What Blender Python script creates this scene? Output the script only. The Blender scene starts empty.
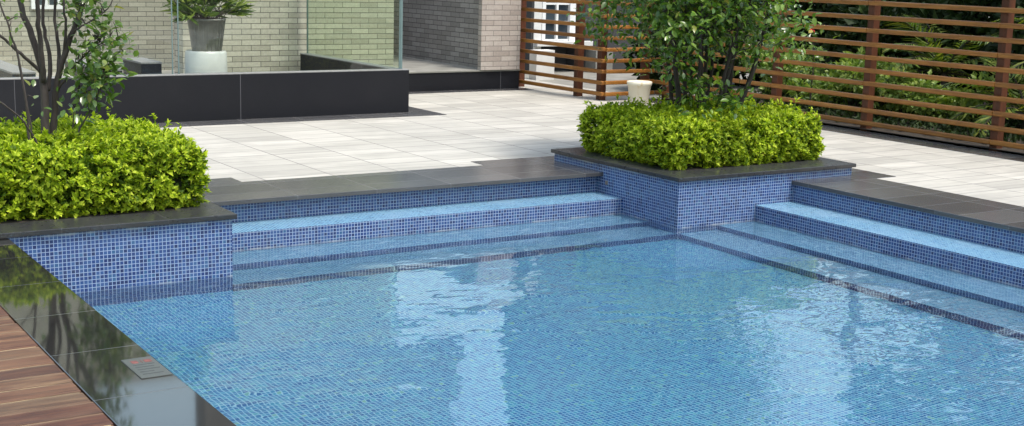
import bpy, bmesh, math, random
import numpy as np
from mathutils import Vector, Matrix
random.seed(7); rng = np.random.default_rng(11)
S = bpy.context.scene
COL = S.collection

# ------------------------------------------------------------------ camera
FPX, CY, CAMZ = 1334.1, 203.6, 2.0704
F_ = Vector((0.5317, 0.8282, -0.1765)); 
PITCH, ROLL, YAW = 0.1774, 0.0251, 0.5707
cyw, syw, cp, sp = math.cos(YAW), math.sin(YAW), math.cos(PITCH), math.sin(PITCH)
F_ = Vector((syw*cp, cyw*cp, -sp)); R0 = Vector((cyw, -syw, 0)); U0 = R0.cross(F_)
R_ = R0*math.cos(ROLL) + U0*math.sin(ROLL); U_ = U0*math.cos(ROLL) - R0*math.sin(ROLL)
cam = bpy.data.cameras.new('camera'); co = bpy.data.objects.new('camera', cam); COL.objects.link(co)
m = Matrix.Identity(4)
for i in range(3):
    m[i][0] = R_[i]; m[i][1] = U_[i]; m[i][2] = -F_[i]
m[2][3] = CAMZ
co.matrix_world = m
cam.sensor_width = 36; cam.lens = FPX/1024*36; cam.shift_y = (CY-213)/1024; cam.clip_end = 3000; cam.clip_start = .05
S.camera = co
def at(u, v, y):
    """survey helper: the point on the upright plane y=const seen at a photo position"""
    q = F_ + R_*((u-512)/FPX) - U_*((v-CY)/FPX)
    return Vector((0, 0, CAMZ)) + q*(y/q.y)

# ------------------------------------------------------------------ levels
ZT, ZP, ZL, ZS1, ZS2, ZS3, ZF = .3156, .42, .383, .132, -.03, -.195, -.365

# ------------------------------------------------------------------ node helpers
class N:
    def __init__(s, name):
        s.m = bpy.data.materials.new(name); s.m.use_nodes = True
        s.t = s.m.node_tree; s.t.nodes.clear()
        s.out = s.t.nodes.new('ShaderNodeOutputMaterial')
    def n(s, typ, **kw):
        k = s.t.nodes.new(typ)
        for a, b in kw.items(): setattr(k, a, b)
        return k
    def l(s, a, b): s.t.links.new(a, b)
    def set(s, sock, v):
        if hasattr(v, 'is_linked') or isinstance(v, bpy.types.NodeSocket): s.l(v, sock)
        else: sock.default_value = v
    def math(s, op, a, b=0.0, c=None):
        k = s.n('ShaderNodeMath', operation=op)
        s.set(k.inputs[0], a); s.set(k.inputs[1], b)
        if c is not None: s.set(k.inputs[2], c)
        return k.outputs[0]
    def mix(s, f, a, b, mode='MIX'):
        k = s.n('ShaderNodeMix', data_type='RGBA', blend_type=mode)
        s.set(k.inputs[0], f); s.set(k.inputs[6], rgba(a)); s.set(k.inputs[7], rgba(b))
        return k.outputs[2]
    def ramp(s, f, stops, interp='LINEAR'):
        k = s.n('ShaderNodeValToRGB'); k.color_ramp.interpolation = interp
        e = k.color_ramp.elements
        while len(e) < len(stops): e.new(.5)
        for i, (p, c) in enumerate(stops): e[i].position = p; e[i].color = rgba(c)
        s.set(k.inputs[0], f); return k.outputs[0]
    def noise(s, scale, detail=4, vec=None, rough=.6, dist=0, stretch=None):
        k = s.n('ShaderNodeTexNoise'); k.inputs['Scale'].default_value = scale
        k.inputs['Detail'].default_value = detail; k.inputs['Roughness'].default_value = rough
        k.inputs['Distortion'].default_value = dist
        if vec is None: vec = s.pos()
        if stretch:
            mp = s.n('ShaderNodeVectorMath', operation='MULTIPLY'); s.l(vec, mp.inputs[0]); mp.inputs[1].default_value = stretch; vec = mp.outputs[0]
        s.l(vec, k.inputs['Vector']); return k.outputs[0]
    def pos(s): return s.n('ShaderNodeNewGeometry').outputs['Position']
    def island(s): return s.n('ShaderNodeNewGeometry').outputs['Random Per Island']
    def uv(s): return s.n('ShaderNodeUVMap').outputs[0]
    def bump(s, h, strength=.3, dist=.01, normal=None):
        k = s.n('ShaderNodeBump'); k.inputs['Strength'].default_value = strength; k.inputs['Distance'].default_value = dist
        s.l(h, k.inputs['Height'])
        if normal is not None: s.l(normal, k.inputs['Normal'])
        return k.outputs[0]
    def bsdf(s, color, rough=.5, normal=None, spec=.5, **kw):
        k = s.n('ShaderNodeBsdfPrincipled')
        s.set(k.inputs['Base Color'], rgba(color)); s.set(k.inputs['Roughness'], rough)
        s.set(k.inputs['Specular IOR Level'], spec)
        if normal is not None: s.l(normal, k.inputs['Normal'])
        for a, b in kw.items(): s.set(k.inputs[a.replace('_', ' ')], b)
        return k.outputs[0]
    def done(s, sh): s.l(sh, s.out.inputs[0]); return s.m
def rgba(c):
    if isinstance(c, (tuple, list)) and len(c) == 3: return (*c, 1)
    return c

def tiled(name, su, sv, joint, stops, jcol, rough=.5, jrough=.8, off=0.0, ou=0.0, ov=0.0, bump=.4, spec=.5, interp='LINEAR',
          dirt=0.0, dirt_scale=2.0, dirt_col=(.1, .1, .1), fine=0.0, fine_scale=60, fine_stretch=None, sheen_bump=0.0, jvar=0.0, lime=0.0, ior=1.5):
    """grid of tiles / bricks / planks in metres on the UV map, each with its own tone"""
    a = N(name)
    sx = a.n('ShaderNodeSeparateXYZ'); a.l(a.uv(), sx.inputs[0])
    v = a.math('DIVIDE', a.math('ADD', sx.outputs[1], ov), sv); fv = a.math('FLOOR', v)
    u = a.math('DIVIDE', a.math('ADD', sx.outputs[0], ou), su)
    if off:
        u = a.math('ADD', u, a.math('MULTIPLY', a.math('MODULO', a.math('ABSOLUTE', fv), 2.0), off))
    fu = a.math('FLOOR', u)
    cu = a.math('SUBTRACT', u, fu); cv = a.math('SUBTRACT', v, fv)
    du = a.math('MULTIPLY', a.math('MINIMUM', cu, a.math('SUBTRACT', 1.0, cu)), su)
    dv = a.math('MULTIPLY', a.math('MINIMUM', cv, a.math('SUBTRACT', 1.0, cv)), sv)
    d = a.math('MINIMUM', du, dv)
    tile = a.n('ShaderNodeMapRange', interpolation_type='SMOOTHSTEP'); a.l(d, tile.inputs[0])
    tile.inputs[1].default_value = joint*.35; tile.inputs[2].default_value = joint*.65
    mk = tile.outputs[0]
    cell = a.n('ShaderNodeCombineXYZ'); a.l(fu, cell.inputs[0]); a.l(fv, cell.inputs[1])
    wn = a.n('ShaderNodeTexWhiteNoise', noise_dimensions='3D'); a.l(cell.outputs[0], wn.inputs[0])
    col = a.ramp(wn.outputs['Value'], stops, interp)
    if fine:
        nz = a.noise(fine_scale, 5, None, .65, 0, fine_stretch)
        col = a.mix(a.math('MULTIPLY', a.math('SUBTRACT', nz, .5), fine), col, (1, 1, 1), 'LINEAR_LIGHT') if False else a.mix(fine, col, a.ramp(nz, [(.25, (.35, .35, .35)), (.75, (1.6, 1.6, 1.6))]), 'MULTIPLY')
    jc = jcol
    if jvar: jc = a.mix(a.ramp(a.noise(9, 3), [(.4, (0, 0, 0)), (.65, (jvar,)*3)]), jcol, stops[0][1])
    col = a.mix(mk, jc, col)
    if dirt:
        dn = a.noise(dirt_scale, 6, None, .68)
        col = a.mix(a.ramp(dn, [(.45, (0, 0, 0)), (.7, (dirt,)*3)]), col, dirt_col)
    if lime:
        pz = a.n('ShaderNodeSeparateXYZ'); a.l(a.pos(), pz.inputs[0]); msk = None
        for zc, hw in ((.004, .009), (.376, .016)):
            k = a.n('ShaderNodeMapRange', interpolation_type='SMOOTHSTEP'); a.l(a.math('ABSOLUTE', a.math('SUBTRACT', pz.outputs[2], zc)), k.inputs[0])
            k.inputs[1].default_value = hw; k.inputs[2].default_value = 0
            msk = k.outputs[0] if msk is None else a.math('MAXIMUM', msk, k.outputs[0])
        ln = a.ramp(a.noise(3.5, 6, None, .75), [(.46, (0, 0, 0)), (.62, (lime,)*3)])
        col = a.mix(a.math('MULTIPLY', msk, ln), col, (.42, .45, .47))
    rr = a.math('ADD', jrough, a.math('MULTIPLY', mk, rough-jrough))
    rr = a.math('ADD', rr, a.math('MULTIPLY', a.math('SUBTRACT', a.noise(14, 4), .5), .18*rough+.02))
    nb = a.bump(mk, bump, .004)
    if sheen_bump:
        # every tile is set at a slightly different tilt
        cm = a.n('ShaderNodeVectorMath', operation='SUBTRACT'); a.l(wn.outputs['Color'], cm.inputs[0]); cm.inputs[1].default_value = (.5, .5, .5)
        sc = a.n('ShaderNodeVectorMath', operation='SCALE'); a.l(cm.outputs[0], sc.inputs[0]); sc.inputs['Scale'].default_value = sheen_bump
        ad = a.n('ShaderNodeVectorMath', operation='ADD'); a.l(nb, ad.inputs[0]); a.l(sc.outputs[0], ad.inputs[1])
        nm = a.n('ShaderNodeVectorMath', operation='NORMALIZE'); a.l(ad.outputs[0], nm.inputs[0]); nb = nm.outputs[0]
    return a.done(a.bsdf(col, rr, nb, spec, IOR=ior))

def plain(name, col, rough=.5, var=.25, scale=8, bump=.0, spec=.5, stretch=None, **kw):
    a = N(name); nz = a.noise(scale, 5, None, .65, 0, stretch)
    lo = tuple(c*(1-var) for c in col); hi = tuple(min(1, c*(1+var)) for c in col)
    c = a.ramp(nz, [(.3, lo), (.7, hi)])
    nb = a.bump(nz, bump, .01) if bump else None
    return a.done(a.bsdf(c, rough, nb, spec, **kw))

def leafmat(name, stops, rough=.45, trans=.3, spec=.4, veins=0):
    a = N(name)
    c = a.ramp(a.island(), stops)
    nz = a.noise(3.0, 3)
    c = a.mix(.5, c, a.ramp(nz, [(.3, (.6, .62, .6)), (.7, (1.25, 1.2, 1.1))]), 'MULTIPLY')
    p = a.bsdf(c, rough, None, spec)
    t = a.n('ShaderNodeBsdfTranslucent'); tc = a.mix(1.0, c, (1.25, 1.35, .55), 'MULTIPLY'); a.l(tc, t.inputs[0])
    mx = a.n('ShaderNodeMixShader'); mx.inputs[0].default_value = trans
    a.l(p, mx.inputs[1]); a.l(t.outputs[0], mx.inputs[2])
    return a.done(mx.outputs[0])

M = {}
# glass mosaic: wall tiles (deep blue, pale grout) and floor tiles (mixed pale blues)
M['mosaic_wall'] = tiled('blue wall mosaic', .025, .025, .0040,
    [(0, (.010, .022, .088)), (.3, (.013, .037, .148)), (.6, (.019, .058, .195)), (.85, (.034, .083, .22)), (1, (.025, .095, .20))],
    (.31, .385, .515), .12, .6, ov=.0005, bump=.35, spec=.5, dirt=.12, dirt_scale=5, dirt_col=(.20, .27, .38), sheen_bump=.05, jvar=.15, lime=.85)
M['mosaic_floor'] = tiled('pale blue floor mosaic', .025, .025, .0046,
    [(0, (.011, .086, .245)), (.3, (.017, .120, .288)), (.6, (.025, .158, .322)), (.85, (.038, .212, .340)), (.97, (.055, .25, .315)), (1, (.14, .30, .24))],
    (.19, .37, .465), .14, .6, bump=.3, spec=.5, dirt=.18, dirt_scale=1.3, dirt_col=(.18, .30, .33), sheen_bump=.08)
M['mosaic_tread'] = tiled('step tread mosaic', .025, .025, .0040,
    [(0, (.045, .135, .255)), (.5, (.07, .19, .32)), (1, (.11, .255, .37))],
    (.20, .325, .405), .18, .6, bump=.3, spec=.5, dirt=.2, dirt_scale=3, dirt_col=(.35, .45, .58), sheen_bump=.08)
M['paving'] = tiled('white limestone pavers', .60, .30, .011,
    [(0, (.325, .312, .28)), (.3, (.368, .354, .316)), (.6, (.388, .372, .334)), (1, (.43, .412, .37))],
    (.14, .135, .125), .55, .8, ou=.15, ov=.10, bump=.25, spec=.3, dirt=.6, dirt_scale=1.9, dirt_col=(.275, .265, .24), fine=.42, fine_scale=3, fine_stretch=(.5, 6, 5))
M['granite'] = tiled('grey granite coping', .665, .38, .005,
    [(0, (.048, .048, .052)), (.5, (.064, .064, .067)), (1, (.086, .086, .088))],
    (.11, .11, .11), .22, .6, ov=.03, bump=.1, spec=.5, dirt=.5, dirt_scale=2.6, dirt_col=(.095, .093, .09), fine=.3, fine_scale=45, fine_stretch=(1, 3, 3))
M['granite_planter'] = tiled('dark granite planter cap', .665, 3.0, .004,
    [(0, (.020, .021, .023)), (1, (.032, .032, .035))],
    (.06, .06, .06), .28, .6, bump=.1, spec=.5, dirt=.4, dirt_scale=3, dirt_col=(.062, .062, .06), fine=.3, fine_scale=50)
M['granite_ledge'] = tiled('polished black granite', 5.0, .665, .005,
    [(0, (.012, .012, .012)), (1, (.018, .018, .0175))],
    (.07, .07, .07), .055, .3, ov=-.325, ou=1, bump=.06, spec=1.0, dirt=.25, dirt_scale=6, dirt_col=(.030, .030, .028), ior=1.7, fine=.3, fine_scale=80)
M['granite_box'] = tiled('black honed granite', 2.38, 3.0, .006,
    [(0, (.008, .0085, .012)), (1, (.012, .0125, .017))],
    (.10, .10, .11), .45, .6, ou=1.77, ov=1, bump=.1, spec=.25, dirt=.4, dirt_scale=1.6, dirt_col=(.017, .017, .021), fine=.3, fine_scale=16, fine_stretch=(1, 1, 8))
M['granite_cap'] = plain('pale granite cap', (.20, .20, .20), .45, .2, 20)
M['brick_beige'] = tiled('beige facing brick', .266, .072, .0085,
    [(0, (.29, .275, .22)), (.5, (.36, .345, .28)), (1, (.43, .41, .335))],
    (.10, .095, .085), .7, .9, off=.5, ov=.01, bump=.5, spec=.3, dirt=.25, dirt_scale=1.2, dirt_col=(.30, .30, .26), fine=.25, fine_scale=30)
M['brick_pink_shade'] = tiled('shade toned pinkish brick', .266, .072, .0085,
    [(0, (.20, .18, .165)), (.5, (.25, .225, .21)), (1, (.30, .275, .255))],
    (.07, .062, .06), .7, .9, off=.5, ov=.01, bump=.5, spec=.3, dirt=.3, dirt_scale=1.4, dirt_col=(.17, .16, .145), fine=.25, fine_scale=30)  # same brick as the front face, side shade put into the colour
M['brick_pink_lit'] = tiled('light toned pinkish brick', .266, .072, .0075,
    [(0, (.30, .255, .225)), (.5, (.36, .31, .275)), (1, (.42, .37, .33))],
    (.15, .13, .12), .7, .9, off=.5, ov=.01, bump=.5, spec=.3, dirt=.2, dirt_scale=1.4, dirt_col=(.30, .28, .26), fine=.2, fine_scale=30)  # lit copy of the side brick, light put into its colour
M['concrete'] = plain('worn grey concrete', (.19, .185, .165), .75, .25, 3, .2)
M['render'] = plain('white painted render', (.62, .62, .60), .7, .12, 2)
M['slab_grey'] = plain('grey sky blocking slab', (.12, .12, .118), .8, .25, 1.5)
M['render_dark'] = plain('dark grey render', (.04, .04, .042), .8, .2, 2)
M['frame_white'] = plain('white window frame', (.75, .76, .76), .4, .05, 4)
M['soil'] = plain('dark soil', (.028, .021, .015), .95, .5, 14, .8)
M['lawn'] = plain('distant grass', (.05, .08, .03), .95, .4, .5, .4)
M['bark'] = plain('grey brown bark', (.050, .040, .036), .85, .45, 25, .6, stretch=(1, 1, .25))
M['bark_dark'] = plain('dark bark', (.028, .022, .018), .85, .45, 25, .6, stretch=(1, 1, .25))
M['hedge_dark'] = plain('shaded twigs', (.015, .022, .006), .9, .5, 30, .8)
M['white_glaze'] = plain('white glazed ceramic', (.56, .57, .55), .25, .05, 3)
M['post_wood'] = plain('red brown timber post', (.085, .024, .008), .55, .35, 5, .15, stretch=(4, 4, .5))
M['steel'] = plain('grey metal post', (.30, .33, .34), .35, .1, 5, Metallic=.6)
a = N('orange brown stained slats')
nz = a.noise(4, 6, None, .7, .4, (6, .8, 10)); c = a.ramp(nz, [(.25, (.130, .047, .008)), (.5, (.245, .100, .017)), (.75, (.345, .155, .033))])
c = a.mix(.8, c, a.ramp(a.island(), [(0, (.62, .56, .52)), (.4, (.95, .95, .95)), (.8, (1.15, 1.12, 1.05)), (1, (1.3, 1.35, 1.35))]), 'MULTIPLY')
n5 = a.noise(2.2, 5, None, .7, .3, (3, 1.2, 3)); c = a.mix(a.ramp(n5, [(.52, (0, 0, 0)), (.72, (.4,)*3)]), c, (.075, .035, .014))
M['slat_wood'] = a.done(a.bsdf(c, .42, a.bump(nz, .12, .005), .45))
# deck: planks along X, each weathered differently
a = N('weathered red hardwood')
sx = a.n('ShaderNodeSeparateXYZ'); a.l(a.pos(), sx.inputs[0])
nz = a.noise(5, 7, None, .72, .6, (.7, 9, 1)); n2 = a.noise(1.6, 4, None, .6, 0, (.8, 3, 1))
c = a.ramp(nz, [(.3, (.020, .010, .007)), (.48, (.070, .031, .018)), (.7, (.145, .083, .048))])
c = a.mix(a.ramp(n2, [(.42, (0, 0, 0)), (.68, (.7,)*3)]), c, (.13, .092, .058))
c = a.mix(.75, c, a.ramp(a.island(), [(0, (.60, .45, .42)), (.35, (1.1, .70, .55)), (.7, (1.0, 1.0, .9)), (1, (1.5, 1.5, 1.3))]), 'MULTIPLY')
ed = a.math('FRACT', a.math('DIVIDE', a.math('ADD', sx.outputs[1], 4.0), .1425))
em = a.n('ShaderNodeMapRange', interpolation_type='SMOOTHSTEP'); a.l(ed, em.inputs[0]); em.inputs[1].default_value = .76; em.inputs[2].default_value = .90
gr = a.noise(30, 3, None, .6, .2, (.15, 3, 1)); c = a.mix(.55, c, a.ramp(gr, [(.3, (.5, .45, .42)), (.6, (1.15, 1.15, 1.1))]), 'MULTIPLY')
wn_ = a.noise(3, 5, None, .7, .4, (.5, 2, 1)); c = a.mix(a.math('MULTIPLY', em.outputs[0], a.ramp(wn_, [(.36, (.1,)*3), (.55, (.55,)*3)])), c, (.22, .155, .088))
M['deck_wood'] = a.done(a.bsdf(c, a.math('ADD', .38, a.math('MULTIPLY', nz, .3)), a.bump(nz, .35, .004), .4))
a = N('pale streaked deck joints'); nz = a.noise(2.2, 5, None, .7, .5, (.5, 5, 1))
M['deck_joist'] = a.done(a.bsdf(a.ramp(nz, [(.40, (.03, .018, .010)), (.52, (.22, .16, .085)), (.7, (.36, .28, .16))]), .85))  # pale and dark streaks filling the gaps between planks
# water surface: a single refracting sheet with small ripples
a = N('pool water')
n1 = a.noise(2.1, 1, None, .5, .5, (1, 1.35, 1)); n2 = a.noise(5.6, 1, None, .5, .6, (1, 1.4, 1)); n3 = a.noise(.7, 2)
patch = a.ramp(n3, [(.35, (.25,)*3), (.65, (1, 1, 1))])
h = a.math('MULTIPLY', a.math('ADD', n1, a.math('MULTIPLY', n2, .36)), patch)
nb = a.bump(h, 1.0, .0115)
M['water'] = a.done(a.bsdf((.93, .985, 1), 0.0, nb, .5, IOR=1.333, Transmission_Weight=1.0))
def glassmat(name, col):
    a = N(name)
    t = a.n('ShaderNodeBsdfTransparent'); t.inputs[0].default_value = rgba(col)
    g = a.n('ShaderNodeBsdfGlossy'); g.inputs['Roughness'].default_value = .01
    ge = a.n('ShaderNodeNewGeometry'); dt = a.n('ShaderNodeVectorMath', operation='DOT_PRODUCT')
    a.l(ge.outputs['Normal'], dt.inputs[0]); a.l(ge.outputs['Incoming'], dt.inputs[1])
    f = a.math('ADD', .03, a.math('MULTIPLY', .97, a.math('POWER', a.math('SUBTRACT', 1.0, a.math('ABSOLUTE', dt.outputs['Value'])), 5.0)))
    mx = a.n('ShaderNodeMixShader'); a.l(f, mx.inputs[0]); a.l(t.outputs[0], mx.inputs[1]); a.l(g.outputs[0], mx.inputs[2])
    return a.done(mx.outputs[0])
M['glass'] = glassmat('clear glass', (.965, .982, .962)); M['glass_green'] = glassmat('green tinted glass', (.905, .962, .885))
M['glass_edge'] = plain('grey green glass edge', (.13, .19, .19), .2, .1, 5)
M['pane'] = plain('dark window pane', (.05, .065, .08), .06, .15, 2, spec=.8)
M['plastic_grey'] = plain('dusty grey plastic', (.17, .167, .155), .45, .25, 9)
a = N('stained cream plastic')
nz = a.noise(7, 4, None, .6, .3, (3, 3, .5)); c = a.ramp(nz, [(.58, (.62, .58, .47)), (.70, (.52, .40, .20)), (.78, (.34, .21, .08))])
M['pot_cream'] = a.done(a.bsdf(c, .5))
M['plaque'] = plain('brushed grey plaque', (.06, .065, .06), .3, .1, 30, spec=.6)
M['plaque_red'] = plain('faded red print', (.16, .055, .045), .5, .35, 60)
M['plaque_line'] = plain('grey print', (.05, .055, .055), .5, .3, 60)
M['grime'] = plain('broken brown edge', (.20, .16, .13), .9, .5, 40, .6)
M['flower_red'] = plain('red petals', (.50, .02, .02), .5, .2, 20)

M['leaf_hedge'] = leafmat('golden privet leaves', [(0, (.05, .10, .008)), (.08, (.12, .20, .010)), (.35, (.245, .345, .015)), (.7, (.39, .49, .025)), (1, (.54, .62, .06))], .58, .40, .25)
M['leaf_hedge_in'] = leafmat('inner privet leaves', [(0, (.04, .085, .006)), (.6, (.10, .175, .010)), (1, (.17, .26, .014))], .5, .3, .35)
M['leaf_tree'] = leafmat('glossy tree leaves', [(0, (.032, .080, .013)), (.45, (.07, .145, .020)), (.8, (.15, .245, .038)), (.985, (.19, .29, .05)), (1, (.36, .27, .03))], .27, .33, .55)
M['leaf_sparse'] = leafmat('sparse young leaves', [(0, (.05, .105, .022)), (.5, (.10, .18, .045)), (.9, (.18, .27, .085)), (1, (.21, .20, .06))], .24, .35, .6)
M['leaf_shrub'] = leafmat('light shrub leaves', [(0, (.09, .16, .03)), (.5, (.19, .28, .06)), (1, (.34, .42, .12))], .45, .3, .4)
M['leaf_dark'] = leafmat('dark evergreen leaves', [(0, (.010, .020, .006)), (.6, (.018, .036, .010)), (1, (.035, .06, .016))], .6, .2, .2)
M['leaf_palm'] = leafmat('palm leaflets', [(0, (.04, .075, .014)), (.6, (.09, .145, .022)), (1, (.24, .26, .05))], .45, .3, .4)
M['leaf_bamboo'] = leafmat('narrow green blades', [(0, (.03, .06, .014)), (.6, (.10, .165, .03)), (1, (.36, .42, .10))], .4, .3, .45)

# ------------------------------------------------------------------ object helpers
def tag(o, label=None, cat=None, group=None, kind=None):
    if label: o['label'] = label
    if cat: o['category'] = cat
    if group: o['group'] = group
    if kind: o['kind'] = kind
    return o
def empty(name, loc, label, cat, group=None):
    o = bpy.data.objects.new(name, None); COL.objects.link(o); o.location = loc; o.empty_display_size = .2
    return tag(o, label, cat, group)
def finish(me, name, mat, parent=None, smooth=False):
    me.materials.append(M[mat] if isinstance(mat, str) else mat)
    if smooth:
        for p in me.polygons: p.use_smooth = True
    o = bpy.data.objects.new(name, me); COL.objects.link(o)
    if parent is not None:
        o.parent = parent; bpy.context.view_layer.update()
        o.matrix_parent_inverse = Matrix.Translation(-Vector(parent.location))
    return o
class MB:
    def __init__(s): s.b = bmesh.new()
    def box(s, x0, x1, y0, y1, z0, z1, bev=0.0):
        vs = [s.b.verts.new((x, y, z)) for x in (x0, x1) for y in (y0, y1) for z in (z0, z1)]
        fs = [(0, 1, 3, 2), (4, 6, 7, 5), (0, 4, 5, 1), (2, 3, 7, 6), (0, 2, 6, 4), (1, 5, 7, 3)]
        fc = [s.b.faces.new([vs[i] for i in f]) for f in fs]
        if bev:
            es = list({e for f in fc for e in f.edges})
            bmesh.ops.bevel(s.b, geom=es, offset=bev, segments=2, affect='EDGES', profile=.5)
        return s
    def poly(s, pts):
        s.b.faces.new([s.b.verts.new(p) for p in pts]); return s
    def tube(s, pts, rads, seg=7, caps=True):
        rings = []
        n = len(pts); pts = [Vector(p) for p in pts]
        for i, p in enumerate(pts):
            d = (pts[min(i+1, n-1)]-pts[max(i-1, 0)]).normalized()
            x = d.cross(Vector((.31, .95, .1))).normalized(); y = d.cross(x)
            rings.append([s.b.verts.new(p+(x*math.cos(t)+y*math.sin(t))*rads[i]) for t in [2*math.pi*k/seg for k in range(seg)]])
        for a, b in zip(rings, rings[1:]):
            for k in range(seg):
                s.b.faces.new((a[k], a[(k+1) % seg], b[(k+1) % seg], b[k]))
        if caps:
            s.b.faces.new(rings[0][::-1]); s.b.faces.new(rings[-1])
        return s
    def lathe(s, c, prof, seg=40):
        rings = [[s.b.verts.new((c[0]+r*math.cos(2*math.pi*k/seg), c[1]+r*math.sin(2*math.pi*k/seg), c[2]+z)) for k in range(seg)] for r, z in prof]
        for a, b in zip(rings, rings[1:]):
            for k in range(seg): s.b.faces.new((a[k], a[(k+1) % seg], b[(k+1) % seg], b[k]))
        s.b.faces.new(rings[0][::-1]); s.b.faces.new(rings[-1])
        return s
    def build(s, name, mat, parent=None, smooth=False, bevel=0.0):
        b = s.b
        if bevel: bmesh.ops.bevel(b, geom=b.edges[:], offset=bevel, segments=2, affect='EDGES', profile=.6)
        bmesh.ops.recalc_face_normals(b, faces=b.faces[:])
        uv = b.loops.layers.uv.new('UVMap')
        for f in b.faces:
            n = f.normal; ax = max(range(3), key=lambda i: abs(n[i]))
            for l in f.loops:
                p = l.vert.co
                l[uv].uv = ((p.y, p.z), (p.x, p.z), (p.x, p.y))[ax]
        me = bpy.data.meshes.new(name); b.to_mesh(me); b.free()
        return finish(me, name, mat, parent, smooth)

def unit(v): return v/np.maximum(1e-9, np.linalg.norm(v, axis=-1, keepdims=True))
def leaf_mesh(name, P, D, W, L, wd, mat, parent=None, fold=.18, curl=.12):
    """P base points, D along, W sideways, L lengths, wd half widths -> one mesh of five-vertex folded leaves"""
    n = len(P); D = unit(D); W = unit(W - D*np.sum(W*D, 1, keepdims=True)); Nn = np.cross(D, W)
    L = np.broadcast_to(L, (n,))[:, None]; wd = np.broadcast_to(wd, (n,))[:, None]
    mid = P + D*L*.45
    V = np.stack([P, mid+W*wd+Nn*wd*fold*2, P+D*L-Nn*L*curl, mid-W*wd+Nn*wd*fold*2, mid], 1).reshape(-1, 3)
    b = np.arange(n)*5
    Fq = np.stack([np.stack([b, b+4, b+2, b+1], 1), np.stack([b, b+3, b+2, b+4], 1)], 1).reshape(-1, 4)
    me = bpy.data.meshes.new(name); me.from_pydata(V.tolist(), [], Fq.tolist()); me.update()
    return finish(me, name, mat, parent)
def oval_leaves(name, P, D, W, L, wd, mat, parent=None, fold=.22, curl=.14):
    n = len(P); D = unit(D); W = unit(W - D*np.sum(W*D, 1, keepdims=True)); Nn = np.cross(D, W)
    q = Nn[:, 2] < 0; W = np.where(q[:, None], -W, W); Nn = np.where(q[:, None], -Nn, Nn)
    L = np.broadcast_to(L, (n,))[:, None]; wd = np.broadcast_to(wd, (n,))[:, None]
    def v(t, w, h): return P+D*L*t+W*wd*w+Nn*(wd*h-L*curl*t*t)
    V = np.stack([v(0, 0, 0), v(.28, .85, fold), v(.62, .85, fold), v(1, 0, 0), v(.62, -.85, fold), v(.28, -.85, fold), v(.28, 0, 0), v(.62, 0, 0)], 1).reshape(-1, 3)
    T = [(0, 6, 1), (6, 7, 2, 1), (7, 3, 2), (0, 5, 6), (5, 4, 7, 6), (4, 3, 7)]
    Fs = [tuple(8*i+k for k in t) for i in range(n) for t in T]
    me = bpy.data.meshes.new(name); me.from_pydata(V.tolist(), [], Fs); me.update()
    return finish(me, name, mat, parent, True)
def lump(P, f, s=0.0):
    return (np.sin(P[:, 0]*f+1.3+s)*np.sin(P[:, 1]*f*1.13+.7+s*2)+np.sin(P[:, 2]*f*1.21+2.1+s)*np.sin((P[:, 0]+P[:, 1])*f*.77+s))*.5

# ------------------------------------------------------------------ setting: ground, pool, terrace, deck
def structure(o): o['kind'] = 'structure'; return o
structure(MB().poly([(-600, -600, -.7), (600, -600, -.7), (600, 600, -.7), (-600, 600, -.7)]).build('ground', 'lawn'))
XL, XW = 1.689, 1.310
XMW, XMR, YMW, YMB = 6.843, 8.80, 8.182, 9.96
XPL, YPL, YPB = 3.09, 8.202, 10.22
YT, YTC = 9.30, 9.205        # riser under the back coping, coping nose
XR, XRC = 8.110, 8.079       # riser under the right coping, coping nose
YS = (8.922, 8.55, 8.178); XS = (7.68, 7.27, 6.86)
YN = -4.0
structure(MB().poly([(XL+.03, YN, ZF), (XR, YN, ZF), (XR, YT, ZF), (XL+.03, YT, ZF)]).build('pool_floor', 'mosaic_floor'))
w = MB()
w.box(XL-.2, XL+.03, YN, YPL, ZF-.1, ZL-.036)                  # side of the pool under the ledge
structure(w.build('pool_wall', 'mosaic_wall'))
# steps: risers in wall mosaic, treads in pale mosaic, with a bullnose row of dark tile
for k, (ys, z) in enumerate(zip(YS, (ZS1, ZS2, ZS3))):
    b = MB(); y1 = YT if k == 0 else YS[k-1]
    b.box(XPL, XMW if ys > YMW else XS[2]-.001, ys, y1-.001 if k else YT, ZF-.05, z)
    o = structure(b.build('pool_step', 'mosaic_wall'))
    o.data.materials.append(M['mosaic_tread'])
    for p in o.data.polygons:
        if p.normal.z > .9: p.material_index = 1
for k, (xs, z) in enumerate(zip(XS, (ZS1, ZS2, ZS3))):
    b = MB(); x1 = XR if k == 0 else XS[k-1]
    b.box(xs, x1-.001 if k else XR, YN, YMW-.001, ZF-.05, z)
    o = structure(b.build('pool_step', 'mosaic_wall'))
    o.data.materials.append(M['mosaic_tread'])
    for p in o.data.polygons:
        if p.normal.z > .9: p.material_index = 1
b = MB(); b.box(XPL, XMW, YT, YT+.2, ZF-.05, ZT-.034); b.box(XR, XR+.2, YN, YMW-.001, ZF-.05, ZT-.034)
structure(b.build('pool_wall', 'mosaic_wall'))
structure(MB().poly([(XL+.03, YN, 0), (XR, YN, 0), (XR, YT, 0), (XL+.03, YT, 0)]).build('water', 'water'))
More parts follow.
